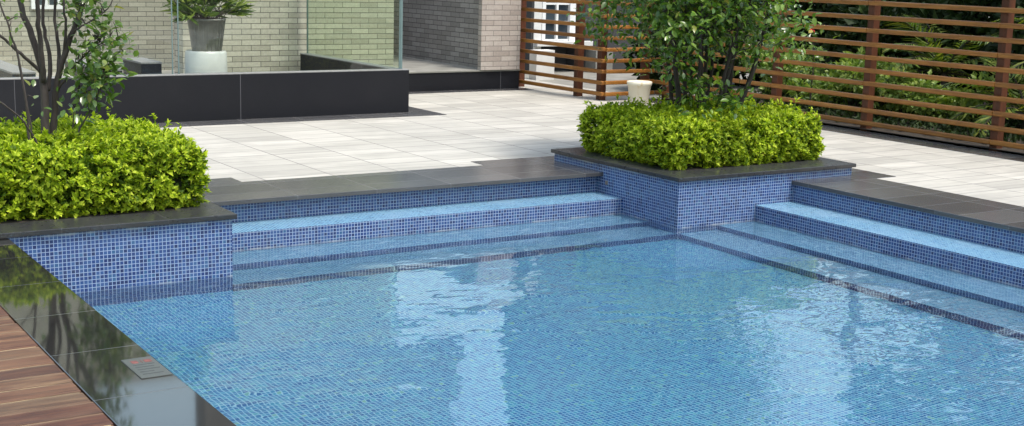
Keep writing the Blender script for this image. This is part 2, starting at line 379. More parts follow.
# white terrace: an L round the pool
XG = 11.43
b = MB()
b.poly([(-9, YT+.25, ZT-.004), (XG, YT+.25, ZT-.004), (XG, 40, ZT-.004), (-9, 40, ZT-.004)])
b.poly([(XR+.25, YN, ZT-.004), (XG, YN, ZT-.004), (XG, YT+.25, ZT-.004), (XR+.25, YT+.25, ZT-.004)])
structure(b.build('terrace_paving', 'paving'))
b = MB()
YB, YBJ, XB, XBJ = 9.97, 10.21, 8.866, 9.13
b.box(XPL+.001, XMW, YTC, YB, ZT-.034, ZT, .003)
b.box(XPL+.001, 3.845, YB, YBJ, ZT-.034, ZT, .003)
b.box(6.10, XMW, YB, YBJ, ZT-.034, ZT, .003)
b.box(XRC, XB, YN, YMW-.002, ZT-.034, ZT, .003)
b.box(XMR+.001, XBJ, YMW, YBJ, ZT-.034, ZT, .003)
b.box(XB, XBJ, 7.966, YMW-.002, ZT-.034, ZT, .003)
b.box(XMW, XMR, YMB+.001, YBJ, ZT-.034, ZT, .003)
structure(b.build('pool_coping', 'granite'))
b = MB(); b.box(2.0, 7.765, 13.56, 13.94, ZT-.03, ZT); b.box(7.465, 7.765, 13.94, 16.16, ZT-.03, ZT)
b.box(7.765, 10.55, 15.92, 16.16, ZT-.03, ZT); b.box(11.06, XG-.001, YN, 14.2, ZT-.03, ZT)
structure(b.build('granite_border', 'granite'))
structure(MB().box(XW, XL, YN, YPL-.001, ZL-.036, ZL, .004).build('ledge', 'granite_ledge'))
# deck of planks
b = MB(); y = YN; 
while y < 8.1:
    b.box(-6, XW-.004+random.uniform(-.004, .002), y, y+random.uniform(.125, .136), ZL-.03, ZL+random.uniform(-.0015, .0015), .005); y += .1425
structure(b.build('deck', 'deck_wood'))
structure(MB().box(-6, XW-.015, YN, 8.15, ZL-.2, ZL-.004).build('deck_base', 'deck_joist'))
structure(MB().poly([(XG, YN-10, ZT+.02), (60, YN-10, ZT+.02), (60, 14.25, ZT+.02), (XG, 14.25, ZT+.02)]).build('garden_soil', 'soil'))
structure(MB().poly([(XG, 14.25, ZT-.01), (60, 14.25, ZT-.01), (60, 60, ZT-.01), (XG, 60, ZT-.01)]).build('back_yard', 'concrete'))

# ------------------------------------------------------------------ planters
def planter(name, x0, x1, y0, y1, label, ov=.027, cw=.30):
    r = empty(name, ((x0+x1)/2, (y0+y1)/2, ZT), label, 'planter')
    b = MB(); b.box(x0, x1, y0, y1, ZF-.05, ZP-.033)
    b.build('wall', 'mosaic_wall', r)
    b = MB(); X0, X1, Y0, Y1 = x0-ov, x1+ov, y0-ov, y1+ov; z0, z1 = ZP-.0325, ZP
    b.box(X0, X1, Y0, Y0+cw, z0, z1, .004); b.box(X0, X1, Y1-cw, Y1, z0, z1, .004)
    b.box(X0, X0+cw, Y0+cw+.001, Y1-cw-.001, z0, z1, .004); b.box(X1-cw, X1, Y0+cw+.001, Y1-cw-.001, z0, z1, .004)
    b.build('coping', 'granite_planter', r)
    MB().box(X0+cw, X1-cw, Y0+cw, Y1-cw, z0, z1-.006).build('soil', 'soil', r)
    return r
pl1 = planter('planter', -.6, XPL, YPL, YPB, 'blue mosaic planter with black granite rim at the left edge, beside the wooden deck')
pl2 = planter('planter', XMW, XMR, YMW, YMB, 'blue mosaic planter with granite rim at the pool corner between both flights of steps')
b = MB(); b.box(XMW-.003, XMW+.002, 9.135, 9.172, .214, .249, .001)
b.build('missing_tile_patch', 'grime', pl2)

# ------------------------------------------------------------------ hedges
def hedge(x0, x1, y0, y1, z0, z1, n, label, seed):
    rg = np.random.default_rng(seed)
    r = empty('hedge', ((x0+x1)/2, (y0+y1)/2, z0), label, 'hedge')
    sx, sy, sz = x1-x0, y1-y0, z1-z0
    areas = np.array([sx*sy*1.15, sx*sz, sx*sz*.35, sy*sz, sy*sz]); areas /= areas.sum()
    def shell(n, inset, jit):
        f = rg.choice(5, n, p=areas); a, c = rg.random(n), rg.random(n)
        P = np.zeros((n, 3)); Nn = np.zeros((n, 3))
        for k, (ax, sg) in enumerate([(2, 1), (1, -1), (1, 1), (0, -1), (0, 1)]):
            q = f == k
            Nn[q, ax] = sg
            if ax == 2: P[q] = np.stack([x0+a[q]*sx, y0+c[q]*sy, np.full(q.sum(), z1)], 1)
            elif ax == 1: P[q] = np.stack([x0+a[q]*sx, np.full(q.sum(), y0 if sg < 0 else y1), z0+c[q]*sz], 1)
            else: P[q] = np.stack([np.full(q.sum(), x0 if sg < 0 else x1), y0+a[q]*sy, z0+c[q]*sz], 1)
        # round the edges: pull towards an inner box
        rad = .11
        lo, hi = np.array([x0, y0, z0-.3])+rad, np.array([x1, y1, z1])-rad
        Cc = np.clip(P, lo, hi); dv = P-Cc; ln = np.linalg.norm(dv, axis=1, keepdims=True)
        u = np.where(ln > 1e-6, dv/np.maximum(ln, 1e-6), Nn)
        P = Cc+u*rad
        lum = lump(P, 8.5, seed)*.034+lump(P, 21, seed+3)*.030+lump(P, 47, seed+5)*.016
        P = P+u*(lum[:, None]-inset+rg.normal(0, jit, (n, 1)))
        low = np.clip((z0+.10-P[:, 2])/.10, 0, 1)          # the skirt tucks in
        P -= u*np.array([1, 1, 0])*low[:, None]*.06
        return P, u, lum
    # sprigs: rosettes of leaves round a shoot tip
    ns = n//7
    P, u, lum = shell(ns, .0, .020)
    tip = unit(u*.8+np.array([0, 0, .55])+rg.normal(0, .35, (ns, 3)))
    tall = (rg.random(ns) < .08)*(rg.random(ns)**2*.12)*(u[:, 2] > .5); P = P+tip*tall[:, None]
    keep = lum > -.024; P, u, tip = P[keep], u[keep], tip[keep]
    PP, DD, WW, LL = [], [], [], []
    for k in range(7):
        ax = unit(np.cross(tip, rg.normal(size=P.shape)))
        op = rg.uniform(.35, 1.25, (len(P), 1))
        PP.append(P-tip*rg.uniform(0, .035, (len(P), 1))); DD.append(tip*np.cos(op)+ax*np.sin(op)); WW.append(np.cross(tip, ax)); LL.append(.016+.030*rg.random(len(P))**1.3+.006)
    PP, DD, WW, LL = map(np.concatenate, (PP, DD, WW, LL))
    leaf_mesh('foliage', PP, DD, WW, LL, LL*.27, 'leaf_hedge', r)
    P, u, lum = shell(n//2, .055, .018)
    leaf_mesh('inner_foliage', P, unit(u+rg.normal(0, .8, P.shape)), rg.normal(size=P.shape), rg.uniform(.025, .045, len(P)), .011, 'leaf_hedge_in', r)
    MB().box(x0+.11, x1-.11, y0+.11, y1-.11, z0-.005, z1-.11, .03).build('dark_core', 'hedge_dark', r)  # solid dark fill; the hedge's inner shade is put into its colour
    return r
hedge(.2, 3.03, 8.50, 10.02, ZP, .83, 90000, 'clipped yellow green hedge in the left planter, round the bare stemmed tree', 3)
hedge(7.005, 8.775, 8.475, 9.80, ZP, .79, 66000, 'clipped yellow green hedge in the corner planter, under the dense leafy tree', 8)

# ------------------------------------------------------------------ trees
def smooth_path(pts, n=5):
    pts = [Vector(p) for p in pts]; out = []
    for i in range(len(pts)-1):
        p0, p1, p2, p3 = pts[max(i-1, 0)], pts[i], pts[i+1], pts[min(i+2, len(pts)-1)]
        for k in range(n):
            t = k/n
            out.append(.5*((2*p1)+(p2-p0)*t+(2*p0-5*p1+4*p2-p3)*t*t+(3*p1-p0-3*p2+p3)*t**3))
    out.append(pts[-1]); return out
def stem(b, pts, r0, r1, wob=.004):
    q = smooth_path(pts); n = len(q)
    q = [p+Vector([random.gauss(0, wob) for _ in range(3)]) if 0 < i < n-1 else p for i, p in enumerate(q)]
    b.tube(q, [r0+(r1-r0)*i/(n-1) for i in range(n)], 8)
    return q
def leaf_clusters(tips, per, spread, lmin, lmax, rg, droop=.25):
    P, D, W, L = [], [], [], []
    for t in tips:
        k = per if isinstance(per, int) else int(rg.integers(*per))
        p = np.array(t)+rg.normal(0, spread, (k, 3))
        d = unit(p-np.array(t)+rg.normal(0, .6*spread+.02, (k, 3))+np.array([0, 0, .3*spread-droop*spread]))
        P.append(p); D.append(d); W.append(np.cross(d, np.array([0, 0, 1.0]))+rg.normal(0, .45, (k, 3))); L.append(rg.uniform(lmin, lmax, k))
    return map(np.concatenate, (P, D, W, L))

# left tree: several bare grey stems, leaves only in loose bunches
rt = empty('tree', (2.25, 9.2, ZP), 'bare grey stemmed small tree with sparse leaf bunches in the left planter', 'tree')
b = MB(); Y = 9.2
def A(u, v, dy=0): return at(u, v, Y+dy)
stems = [
    ([A(46, 150), A(45, 118), A(43, 78, .02), A(34, 42, .05), A(22, 8, .1), A(12, -40, .2), A(-6, -110, .3), A(-20, -190, .35)], .046, .014),
    ([A(44, 82), A(41, 50, -.05), A(38, 18, -.1), A(36, -30, -.15), A(30, -100, -.2), A(32, -190, -.25)], .030, .010),
    ([A(52, 152, .04), A(54, 118, .04), A(58, 78, 0), A(69, 42, -.05), A(80, 12, -.1), A(92, -40, -.12), A(104, -120, -.1), A(112, -200, -.05)], .040, .012),
    ([A(48, 90, .03), A(50, 60, .1), A(44, 30, .15), A(43, 0, .18), A(50, -60, .2), A(58, -150, .25)], .024, .008),
    ([A(57, 82), A(59, 50, .1), A(55, 20, .15), A(57, -20, .2), A(70, -100, .25)], .022, .008),
    ([A(63, 60), A(66, 30, -.1), A(64, 0, -.15), A(62, -60, -.2), A(76, -150, -.3)], .016, .006),
    ([A(43, 74, .02), A(28, 60, -.05), A(12, 46, -.1), A(-8, 28, -.15), A(-40, -10, -.2), A(-60, -80, -.2)], .020, .007),
    ([A(30, 150, -.3), A(27, 112, -.3), A(19, 60, -.32), A(9, 28, -.35), A(-4, -10, -.35), A(-20, -90, -.3)], .014, .006),
    ([A(33, 140, -.2), A(26, 100, -.2), A(20, 70, -.2), A(17, 50, -.2)], .009, .005),
    ([A(40, 148, -.35), A(24, 122, -.4), A(8, 108, -.45), A(-20, 90, -.5)], .012, .006),
    ([A(76, 150, -.2), A(80, 128, -.2), A(95, 104, -.22), A(99, 92, -.25), A(104, 70, -.25)], .012, .005),
    ([A(72, 148, -.1), A(74, 112, -.1), A(78, 92, -.12), A(82, 70, -.15)], .008, .004),
    ([A(58, 90), A(70, 72, -.1), A(85, 55, -.15), A(100, 42, -.2), A(122, 40, -.2)], .012, .004),
    ([A(70, 40, -.05), A(76, 30, -.15), A(92, 20, -.2), A(108, 8, -.2), A(118, -12, -.2)], .012, .004),
]
spine = []
for p, r0, r1 in stems: spine += stem(b, p, r0*.66, r1*.7, .0025)
tips = []
rg = np.random.default_rng(5)
for (u, v, dy, k) in [(82, 62, -.15, 3), (94, 56, -.2, 4), (102, 72, -.25, 5), (92, 80, -.2, 4), (84, 84, -.18, 3), (106, 52, -.2, 3), (116, 46, -.2, 3), (112, 62, -.2, 4),
                      (122, 42, -.2, 2), (100, 88, -.22, 4), (90, 32, -.2, 3), (104, 28, -.2, 3), (82, 18, -.12, 4), (92, 6, -.15, 4), (86, -6, -.15, 4), (110, 36, -.2, 2), (98, 42, -.2, 3),
                      (80, 108, -.2, 3), (100, 96, -.25, 3), (14, 18, -.3, 2), (108, 76, -.24, 4), (96, 68, -.2, 4), (88, 46, -.2, 3), (76, 70, -.15, 2), (30, 98, -.2, 1), (98, -24, -.15, 5), (70, 14, -.05, 2), (76, 4, -.1, 3)]:
    for _ in range(k): tips.append(A(u+rg.normal(0, 5), v+rg.normal(0, 5), dy+rg.normal(0, .06)))
for p, r0, r1 in stems[:7]:           # the crown above
    q = smooth_path(p)
    for i in range(len(q)*2//3, len(q)):
        for _ in range(3):
            t = q[i]+Vector(rg.normal(0, .16, 3))
            if t.z > A(50, -14).z: tips.append(t)
for t in tips:
    t = Vector(t); q = min((p for p in spine if p.z < t.z-.02), key=lambda p: (p-t).length, default=None)
    if q is None: continue
    b.tube([q, q.lerp(t, .5)+Vector((rg.normal(0, .012), rg.normal(0, .012), .02)), t], [.0045, .0035, .002], 5)
b.build('trunk', 'bark', rt, True)
P, D, W, L = leaf_clusters(tips, (6, 11), .05, .040, .082, rg, .10)
oval_leaves('crown', P, D, W, L, L*.27, 'leaf_sparse', rt)

# corner tree: many thin stems, dense glossy crown
rt = empty('tree', (7.95, 9.3, ZP), 'dense glossy leaved bushy tree on thin dark stems in the corner planter', 'tree')
b = MB(); rg = np.random.default_rng(9); tips = []
cx, cy = 7.97, 9.3
ends = []
for i in range(13):
    ang = i*2.399+.4; sp_ = .16+.75*math.sqrt((i+.5)/13)
    bx = Vector((cx+.17*math.cos(ang)*(.4+sp_), cy+.17*math.sin(ang)*(.4+sp_), ZP))
    top = Vector((cx+sp_*.95*math.cos(ang), cy+sp_*.9*math.sin(ang), 2.2+1.0*random.random()+(1-sp_)*.7))
    mid = bx.lerp(top, .35)+Vector((random.gauss(0, .05), random.gauss(0, .05), .08)); mid2 = bx.lerp(top, .7)+Vector((random.gauss(0, .06), random.gauss(0, .06), .05))
    q = stem(b, [bx, mid, mid2, top], random.uniform(.016, .032), .006, .008)
    for k in range(5, len(q)):
        for _ in range(4):
            d = Vector((random.gauss(0, 1), random.gauss(0, 1), random.gauss(.25, .6))).normalized()*random.uniform(.12, .42)
            e = q[k]+d; b.tube([q[k], q[k]+d*.55+Vector((0, 0, .02)), e], [.006, .004, .002], 5, False)
            tips += [e, q[k]+d*.6]
def side(p): return p.x*R0.x+p.y*R0.y-(cx*R0.x+cy*R0.y)
for _ in range(6200):
    p = Vector((cx+rg.uniform(-1, 1)*1.05, cy+rg.uniform(-1, 1)*1.05, rg.uniform(.84, 3.3)))
    if math.hypot(p.x-cx, p.y-cy) > 1.04+.08*math.sin(p.z*7+p.x*3): continue
    w_ = side(p)
    if p.z < (.86 if w_ > -.25 else 1.20)+.42*max(0, -w_-.45)+.55*max(0, w_-.30): continue
    g = math.sin(p.x*6.3+.6)*math.sin(p.y*5.1+1)*.6+math.sin(p.z*6.1+p.x*2.0)*.6
    if g > -.45-max(0, -w_-.4)*.6+max(0, w_+.15)*.75+max(0, 1.15-p.z)*.8: tips.append(p)
tips = [t for t in tips if t.z > .86 and (t.z > 1.22 or -.22 < side(t) < .3)]
b.build('trunk', 'bark_dark', rt, True)
P, D, W, L = leaf_clusters(tips, (3, 6), .065, .048, .088, rg)
oval_leaves('crown', P, D, W, L, L*.27, 'leaf_tree', rt)

# ------------------------------------------------------------------ granite box with glass balustrade
GX0, GX1, GY0, GY1, GZ = 2.0, 7.462, 13.941, 16.75, .822
r = empty('planter_box', ((GX0+GX1)/2, 15.2, ZT), 'long low black granite parapet below the glass screen, on the white paving', 'parapet')
b = MB(); b.box(GX0, GX1, GY0, GY0+.16, ZT-.02, GZ-.012, .004); b.build('front_wall', 'granite_box', r)
b = MB(); b.box(GX1-.16, GX1, GY0+.161, GY1, ZT-.02, GZ-.012, .004); b.build('return_wall', 'granite_box', r)
b = MB(); b.box(GX0-.004, GX1+.003, GY0-.003, GY0+.163, GZ-.0115, GZ, .003); b.box(GX1-.163, GX1+.003, GY0+.164, GY1, GZ-.0115, GZ, .003); b.build('cap', 'granite_cap', r)
MB().box(GX0, GX1-.161, GY0+.161, GY1, ZT-.02, .52).build('inner_floor', 'concrete', r)
ZG = 3.0
def pane_x(x0, x1, y, label):
    r = empty('glass_panel', ((x0+x1)/2, y, GZ), label, 'glass panel')
    MB().box(x0+.012, x1-.012, y-.006, y+.006, GZ+.001, ZG).build('pane', 'glass', r)
    for xx in (x0, x1-.0115): MB().box(xx, xx+.0115, y-.007, y+.007, GZ+.001, ZG).build('edge_trim', 'glass_edge', r)
pane_x(2.05, 4.645, 14.02, 'clear glass screen panel at the left, behind the bare stemmed tree')
pane_x(4.70, GX1-.085, 14.02, 'clear glass screen panel in front of the white potted plant')
r = empty('glass_panel', (GX1-.07, 15.3, GZ), 'green tinted glass screen panel running back along the short return of the parapet', 'glass panel')
MB().box(GX1-.076, GX1-.064, 14.05, 16.70, GZ+.001, ZG).build('pane', 'glass_green', r)
MB().box(GX1-.082, GX1-.055, 14.012, 14.046, GZ+.001, ZG).build('edge_trim', 'glass_edge', r); MB().box(GX1-.078, GX1-.062, 16.7005, 16.72, GZ+.001, ZG).build('edge_trim', 'glass_edge', r)
# low granite upstands seen through the glass
for (x, y0, y1, h, lab) in [(3.30, 14.9, 16.6, .80, 'low dark granite upstand with pale cap behind the left tree'),
                            (4.18, 14.7, 16.2, .83, 'low dark granite upstand with pale cap between the left tree and the glass joint'),
                            (4.78, 15.2, 15.9, .86, 'short dark granite upstand just left of the white pot')]:
    r = empty('low_wall', (x, (y0+y1)/2, ZT), lab, 'low wall')
    MB().box(x-.12, x+.12, y0, y1, .50, h-.02).build('wall', 'granite_box', r)
    MB().box(x-.125, x+.125, y0-.005, y1+.005, h-.0195, h+.003, .003).build('cap', 'granite_cap', r)

# pot and plant inside
px, py = 5.36, 15.0
o = MB().lathe((px, py, .50), [(.240, 0), (.246, .06), (.244, .30), (.238, .475), (.226, .50), (.218, .503), (.214, .495), (.19, .494)], 56).build('pot', 'white_glaze', None, True)
tag(o, 'white glazed round pot used as a stand under the grey plant tub', 'pot')
r = empty('potted_plant', (px+.01, py, .995), 'bushy narrow leaved plant in a grey plastic tub on the white pot', 'potted plant')
MB().lathe((px+.01, py, .995), [(.165, 0), (.168, .02), (.213, .35), (.225, .352), (.225, .375), (.212, .376), (.207, .345), (.10, .33)], 48).build('tub', 'plastic_grey', r, True)
b = MB(); 
for k in range(9):
    an = -2.6+k*.26; b.tube([(px+.01+.17*math.cos(an), py+.17*math.sin(an), 1.0), (px+.01+.2205*math.cos(an), py+.2205*math.sin(an), 1.36)], [.004, .004], 5)
b.build('tub_ribs', 'plastic_grey', r)
rg = np.random.default_rng(21); P, D, W, L = [], [], [], []; b = MB()
for i in range(70):
    an = rg.uniform(0, 6.28); el = rg.uniform(.15, 1.4); ln = rg.uniform(.15, .45)
    c0 = np.array([px+rg.normal(0, .07), py+rg.normal(0, .07), 1.34])
    d = np.array([math.cos(an)*math.cos(el), math.sin(an)*math.cos(el), math.sin(el)]); tip = c0+d*ln
    b.tube([c0, c0+d*ln*.5+np.array([0, 0, .03]), tip], [.005, .004, .003], 5)
    for k in range(9):
        t = rg.uniform(-1.1, 1.1); s = unit(np.cross(d, [0, 0, 1])+1e-6)
        P.append(tip); D.append(d*math.cos(t)+s*math.sin(t)+np.array([0, 0, rg.uniform(-.5, .25)])); W.append(rg.normal(size=3)); L.append(rg.uniform(.15, .28))
b.build('stems', 'bark', r)
L = np.array(L); leaf_mesh('foliage', np.array(P), np.array(D), np.array(W), L, L*.09, 'leaf_bamboo', r, .1, .25)

# ------------------------------------------------------------------ brick building, plinth and walls
r = empty('brick_building', (6.5, 19, ZT), 'tall beige brick building behind the glass screen', 'building')
MB().box(5.72, 8.77, 16.86, 17.2, ZT-.05, 3.6).build('wall', 'brick_beige', r)
MB().box(5.93, 10.0, 16.855, 17.24, 3.601, 8.5).build('sky_block_slab', 'slab_grey', r)  # unseen thin slab, shaped to block sky in the pool and ledge reflections
o = MB().box(-9.0, 7.3, 20.5, 24.0, ZT-.05, 5.45).build('wing', 'brick_beige', r)
# white framed window of the wing, its sill just in view
p0 = at(31, 9, 20.5); p1 = at(62, 9, 20.5)
fr = MB(); x0, x1, z0, z1 = p0.x, p1.x, p0.z, p0.z+1.3
for (a0, a1, c0, c1) in [(x0, x0+.07, z0, z1), (x1-.07, x1, z0, z1), ((x0+x1)/2-.03, (x0+x1)/2+.03, z0+.06, z1-.06)]: fr.box(a0, a1, 20.455, 20.498, c0, c1)
fr.box(x0+.0705, x1-.0705, 20.455, 20.498, z0, z0+.0595); fr.box(x0+.0705, x1-.0705, 20.455, 20.498, z1-.0595, z1)
wf = fr.build('window', 'frame_white', r)
MB().box(x0+.05, x1-.05, 20.482, 20.496, z0+.03, z1-.03).build('pane', 'pane', wf)
r = empty('plinth', (9, 17.6, ZT), 'low black granite plinth with grey concrete top at the foot of the pinkish brick wall', 'plinth')
MB().box(7.55, 10.44, 16.163, 16.84, ZT-.03, .565).build('face', 'granite_box', r)
b = MB(); b.box(7.55, 10.45, 16.15, 16.84, .566, .590, .004); b.box(8.772, 9.93, 16.841, 17.2, .40, .590); b.box(7.0, 9.93, 17.201, 19.09, .40, .590); b.build('top', 'concrete', r)
r = empty('brick_wall', (10, 17.6, .59), 'pinkish brick wall coloured darker for shaded sides and lighter for its lit front, left of the slatted fence', 'wall')
MB().box(9.94, 10.42, 16.22, 19.6, .5905, 2.55).build('side_wall', 'brick_pink_shade', r)
MB().box(9.775, 10.425, 16.13, 16.2195, .5905, 2.55).build('front_face', 'brick_pink_lit', r)
MB().box(7.0, 9.9395, 19.10, 19.5, .5905, 2.55).build('back_wall', 'brick_pink_shade', r)
MB().box(7.0, 9.9395, 19.0985, 19.60, 2.5505, 2.59).build('coping', 'granite_cap', r)

# house behind the left fence
HY = 18.5
r = empty('house', (14, 20, ZT), 'white and grey house with a white framed window behind the slatted fence', 'house')
def hx(u): return at(u, 40, HY).x
def hz(v): return at(560, v, HY).z
wx0, wx1, wz0, wz1 = hx(541), hx(577), hz(41), hz(41)+1.35
b = MB(); b.box(hx(531), wx0, HY, HY+.5, ZT-.03, 7.0); b.box(wx1, 15.8, HY, HY+.5, ZT-.03, 7.0); b.box(wx0, wx1, HY, HY+.5, wz1, 7.0); b.box(wx0, wx1, HY+.3, HY+.5, ZT-.03, wz1-.001); b.box(15.801, 16.9, HY, 24, ZT-.03, 7.0)
b.build('wall', 'render_dark', r)
fr = MB(); nx, nz_ = 2, 4
b_ = .07
fr.box(wx0+.001, wx0+b_, HY-.02, HY+.06, wz0, wz1-.001); fr.box(wx1-b_-.1, wx1-.001, HY-.02, HY+.06, wz0, wz1-.001)
xm = (wx0+wx1-.1)/2
fr.box(xm-.02, xm+.02, HY, HY+.05, wz0, wz1-.002)
for k in range(5):
    z = wz0+k*.3; fr.box(wx0+b_, wx1-b_-.1, HY+.002, HY+.048, z, z+.03)
wf = fr.build('window', 'frame_white', r)
MB().box(wx0+.01, wx1-.01, HY+.051, HY+.06, wz0, wz1-.003).build('pane', 'pane', wf)
MB().box(wx0-.15, wx1+.25, HY-.12, HY-.021, wz0-.08, wz0-.001, .004).build('sill', 'render', r)
MB().box(hx(533), hx(540.5), HY-.02, HY-.001, ZT, 3.0).build('pilaster', 'render', r)
MB().box(hx(586), hx(603), HY-.3, HY-.001, ZT, hz(50)).build('pillar', 'concrete', r)
MB().box(at(533, 60, 17.4).x, at(551, 60, 17.4).x, 17.3, 17.5, ZT-.02, at(540, 50, 17.4).z).build('garden_wall', 'render', r)

# ------------------------------------------------------------------ slatted timber fences
def fence(name, p0, p1, posts, label, nr=12, z0=.40, dz=.1487, side=1):
    """slats on the pool side of the posts; p0->p1 along one axis"""
    r = empty(name, ((p0[0]+p1[0])/2, (p0[1]+p1[1])/2, ZT), label, 'fence')
    b = MB(); ax = 0 if abs(p1[0]-p0[0]) > abs(p1[1]-p0[1]) else 1
    for k in range(nr):
        z = z0+k*dz+random.gauss(0, .002); a0, a1 = sorted((p0[ax], p1[ax])); f = p0[1-ax]
        cuts = sorted({a0, a1} | {p[ax] for i, p in enumerate(sorted(posts, key=lambda p: p[ax])) if (i+k) % 2 and a0+.5 < p[ax] < a1-.5})
        dz_ = [random.gauss(0, .0035) for _ in cuts]
        for (c0, c1), (e0, e1) in zip(zip(cuts, cuts[1:]), zip(dz_, dz_[1:])):
            sb = MB()
            if ax == 1: sb.box(f-.025, f+.025, c0+.001, c1-.001, z-.027, z+.025, .012)
            else: sb.box(c0+.001, c1-.001, f-.025, f+.025, z-.027, z+.025, .012)
            tw = random.gauss(0, .002)
            for v in sb.b.verts:
                t = (v.co[ax]-c0)/(c1-c0); v.co.z += e0+(e1-e0)*t+tw*math.sin(3.1*t); v.co[1-ax] += tw*t
            tmp = bpy.data.meshes.new('tmp'); sb.b.to_mesh(tmp); sb.b.free(); b.b.from_mesh(tmp); bpy.data.meshes.remove(tmp)
    b.build('slat_panel', 'slat_wood', r)
    for (x, y) in posts:
        MB().box(x-.048, x+.048, y-.048, y+.048, ZT-.02, z0+nr*dz, .006).build('post', 'post_wood', r)
    return r
fence('slatted_fence', (10.545, 14.26), (10.545, 16.55), [(10.630, 16.42), (10.628, 14.95), (10.628, 14.42)], 'short orange brown slatted timber fence joining the brick wall, in front of the window')
fence('slatted_fence', (10.572, 14.262), (11.40, 14.262), [(11.30, 14.345)], 'short return of slatted timber fence behind the stained cream pot')
rp = []
for u in (776, 868, 1000):
    q = F_+R_*((u-512)/FPX)-U_*((100-CY)/FPX); rp.append((11.535, q.y*11.535/q.x))
rp.append((11.535, 2*rp[2][1]-rp[1][1])); rp.insert(0, (11.535, 14.15)); rp.append((11.535, 5.0)); rp.append((11.535, 3.0))
fence('slatted_fence', (11.452, 1.0), (11.452, 14.288), rp, 'long orange brown slatted timber fence on the right, in front of the dark garden')

# stained pot by the fence
o = MB().lathe((10.83, 13.85, ZT), [(.120, 0), (.126, .008), (.152, .235), (.162, .238), (.166, .285), (.158, .289), (.150, .275), (.06, .26)], 40).build('plant_pot', 'pot_cream', None, True)
tag(o, 'cream plastic pot with brown rust stains standing by the slatted fence', 'pot')

# plaque let into the ledge
r = empty('plaque', (1.62, 5.3, ZL), 'small grey plaque with a faded red heading fixed to the polished black ledge', 'sign')
MB().box(1.552, 1.680, 5.155, 5.440, ZL, ZL+.004, .001).build('plate', 'plaque', r)
b = MB(); 
for (x0, x1, y) in [(1.578, 1.605, 5.385), (1.618, 1.622, 5.385), (1.632, 1.662, 5.385)]:
    b.box(x0, x1, y-.022, y+.016, ZL+.0041, ZL+.0049)
b.build('heading', 'plaque_red', r)
b = MB()
for k, (x0, x1) in enumerate([(1.572, 1.662), (1.572, 1.65), (1.572, 1.664), (1.572, 1.63), (1.572, 1.658)]):
    b.box(x0, x1, 5.335-k*.034, 5.343-k*.034, ZL+.0041, ZL+.0047)
b.build('print_lines', 'plaque_line', r)

# ------------------------------------------------------------------ the garden behind the fence
ZGD = ZT+.02
def bush(name, c, rad, h, n, lm, lsz, mat, label, cat, group=None, seed=0, trunk_h=0.0, bark='bark_dark'):
    rg = np.random.default_rng(seed+100)
    r = empty(name, (c[0], c[1], ZGD), label, cat, group)
    base = ZGD+trunk_h
    # lobes
    nl = 14; lob = np.stack([rg.normal(0, .42, nl)*rad, rg.normal(0, .42, nl)*rad, rg.uniform(.18, .85, nl)*h], 1)
    lr = rg.uniform(.28, .5, nl)*min(rad, h*.6)
    k = rg.integers(0, nl, n); d = unit(rg.normal(size=(n, 3))); rr = lr[k][:, None]*rg.uniform(.65, 1.08, (n, 1))
    P = lob[k]+d*rr; P[:, 2] = np.abs(P[:, 2]); P += np.array([c[0], c[1], base])
    D = unit(d+rg.normal(0, .6, (n, 3))+np.array([0, 0, .1])); L = rg.uniform(.7, 1.3, n)*lsz
    leaf_mesh('crown', P, D, rg.normal(size=(n, 3)), L, L*lm, mat, r)
    b = MB()
    for i in range(6):
        t = Vector(lob[i])+Vector((c[0], c[1], base)); p0 = Vector((c[0]+rg.normal(0, .03), c[1]+rg.normal(0, .03), ZGD-.02))
        b.tube([p0, p0.lerp(t, .5)+Vector(rg.normal(0, .04, 3)), t], [.02+.02*h/3, .013+.012*h/3, .006], 6)
    b.build('trunk', bark, r)
    return r
def palm(c, h, n, ln, label, seed, group='palms behind the fence'):
    rg = np.random.default_rng(seed); r = empty('palm', (c[0], c[1], ZGD), label, 'palm', group)
    P, D, W, L = [], [], [], []; b = MB()
    b.tube([(c[0], c[1], ZGD-.02), (c[0]+.02, c[1], ZGD+h)], [.06, .045], 9)
    rb = MB()
    for i in range(n):
        an = i*2.4+rg.normal(0, .2); el = rg.uniform(.2, 1.3); l = ln*rg.uniform(.8, 1.15)
        p = np.array([c[0], c[1], ZGD+h]); d = np.array([math.cos(an)*math.cos(el), math.sin(an)*math.cos(el), math.sin(el)]); pts = [p]
        for s in range(14):
            d = unit(d+np.array([0, 0, -.10])); p = p+d*l/14; pts.append(p)
            sd = unit(np.cross(d, [0, 0, 1.0]))
            for g in (-1, 1):
                for q in (0, .5):
                    P.append(p-d*l/14*q); D.append(sd*g*.85+d*.75+np.array([0, 0, -.25])+rg.normal(0, .08, 3)); W.append(np.cross(d, sd)*.3+d); L.append(l*.30*math.sin(math.pi*(.12+.82*(s+1-q)/15))+.04)
        rb.tube(pts, list(np.linspace(.010, .003, len(pts))), 5)
    L = np.array(L); leaf_mesh('fronds', np.array(P), np.array(D), np.array(W), L, .013+L*.012, 'leaf_palm', r, .1, .15)
    b.build('trunk', 'bark', r); rb.build('leaf_stalks', 'bark_dark', r)
for i, (x, y, h, lab) in enumerate([(12.75, 12.55, .62, 'low light green shrub behind the fence, just right of the leafy tree'),
                                    (12.7, 11.85, .70, 'low light green shrub behind the fence, midway between two posts'),
                                    (12.72, 11.15, .66, 'low light green shrub behind the fence, left of the middle fence post'),
                                    (12.8, 10.45, .55, 'low light green shrub behind the fence, right of the middle fence post'),
                                    (13.0, 13.4, .70, 'low light green shrub behind the fence, hidden partly by the leafy tree')]):
    bush('shrub', (x, y), .55, h, 1500, .3, .085, 'leaf_shrub', lab, 'shrub', 'light green shrubs behind the fence', i)
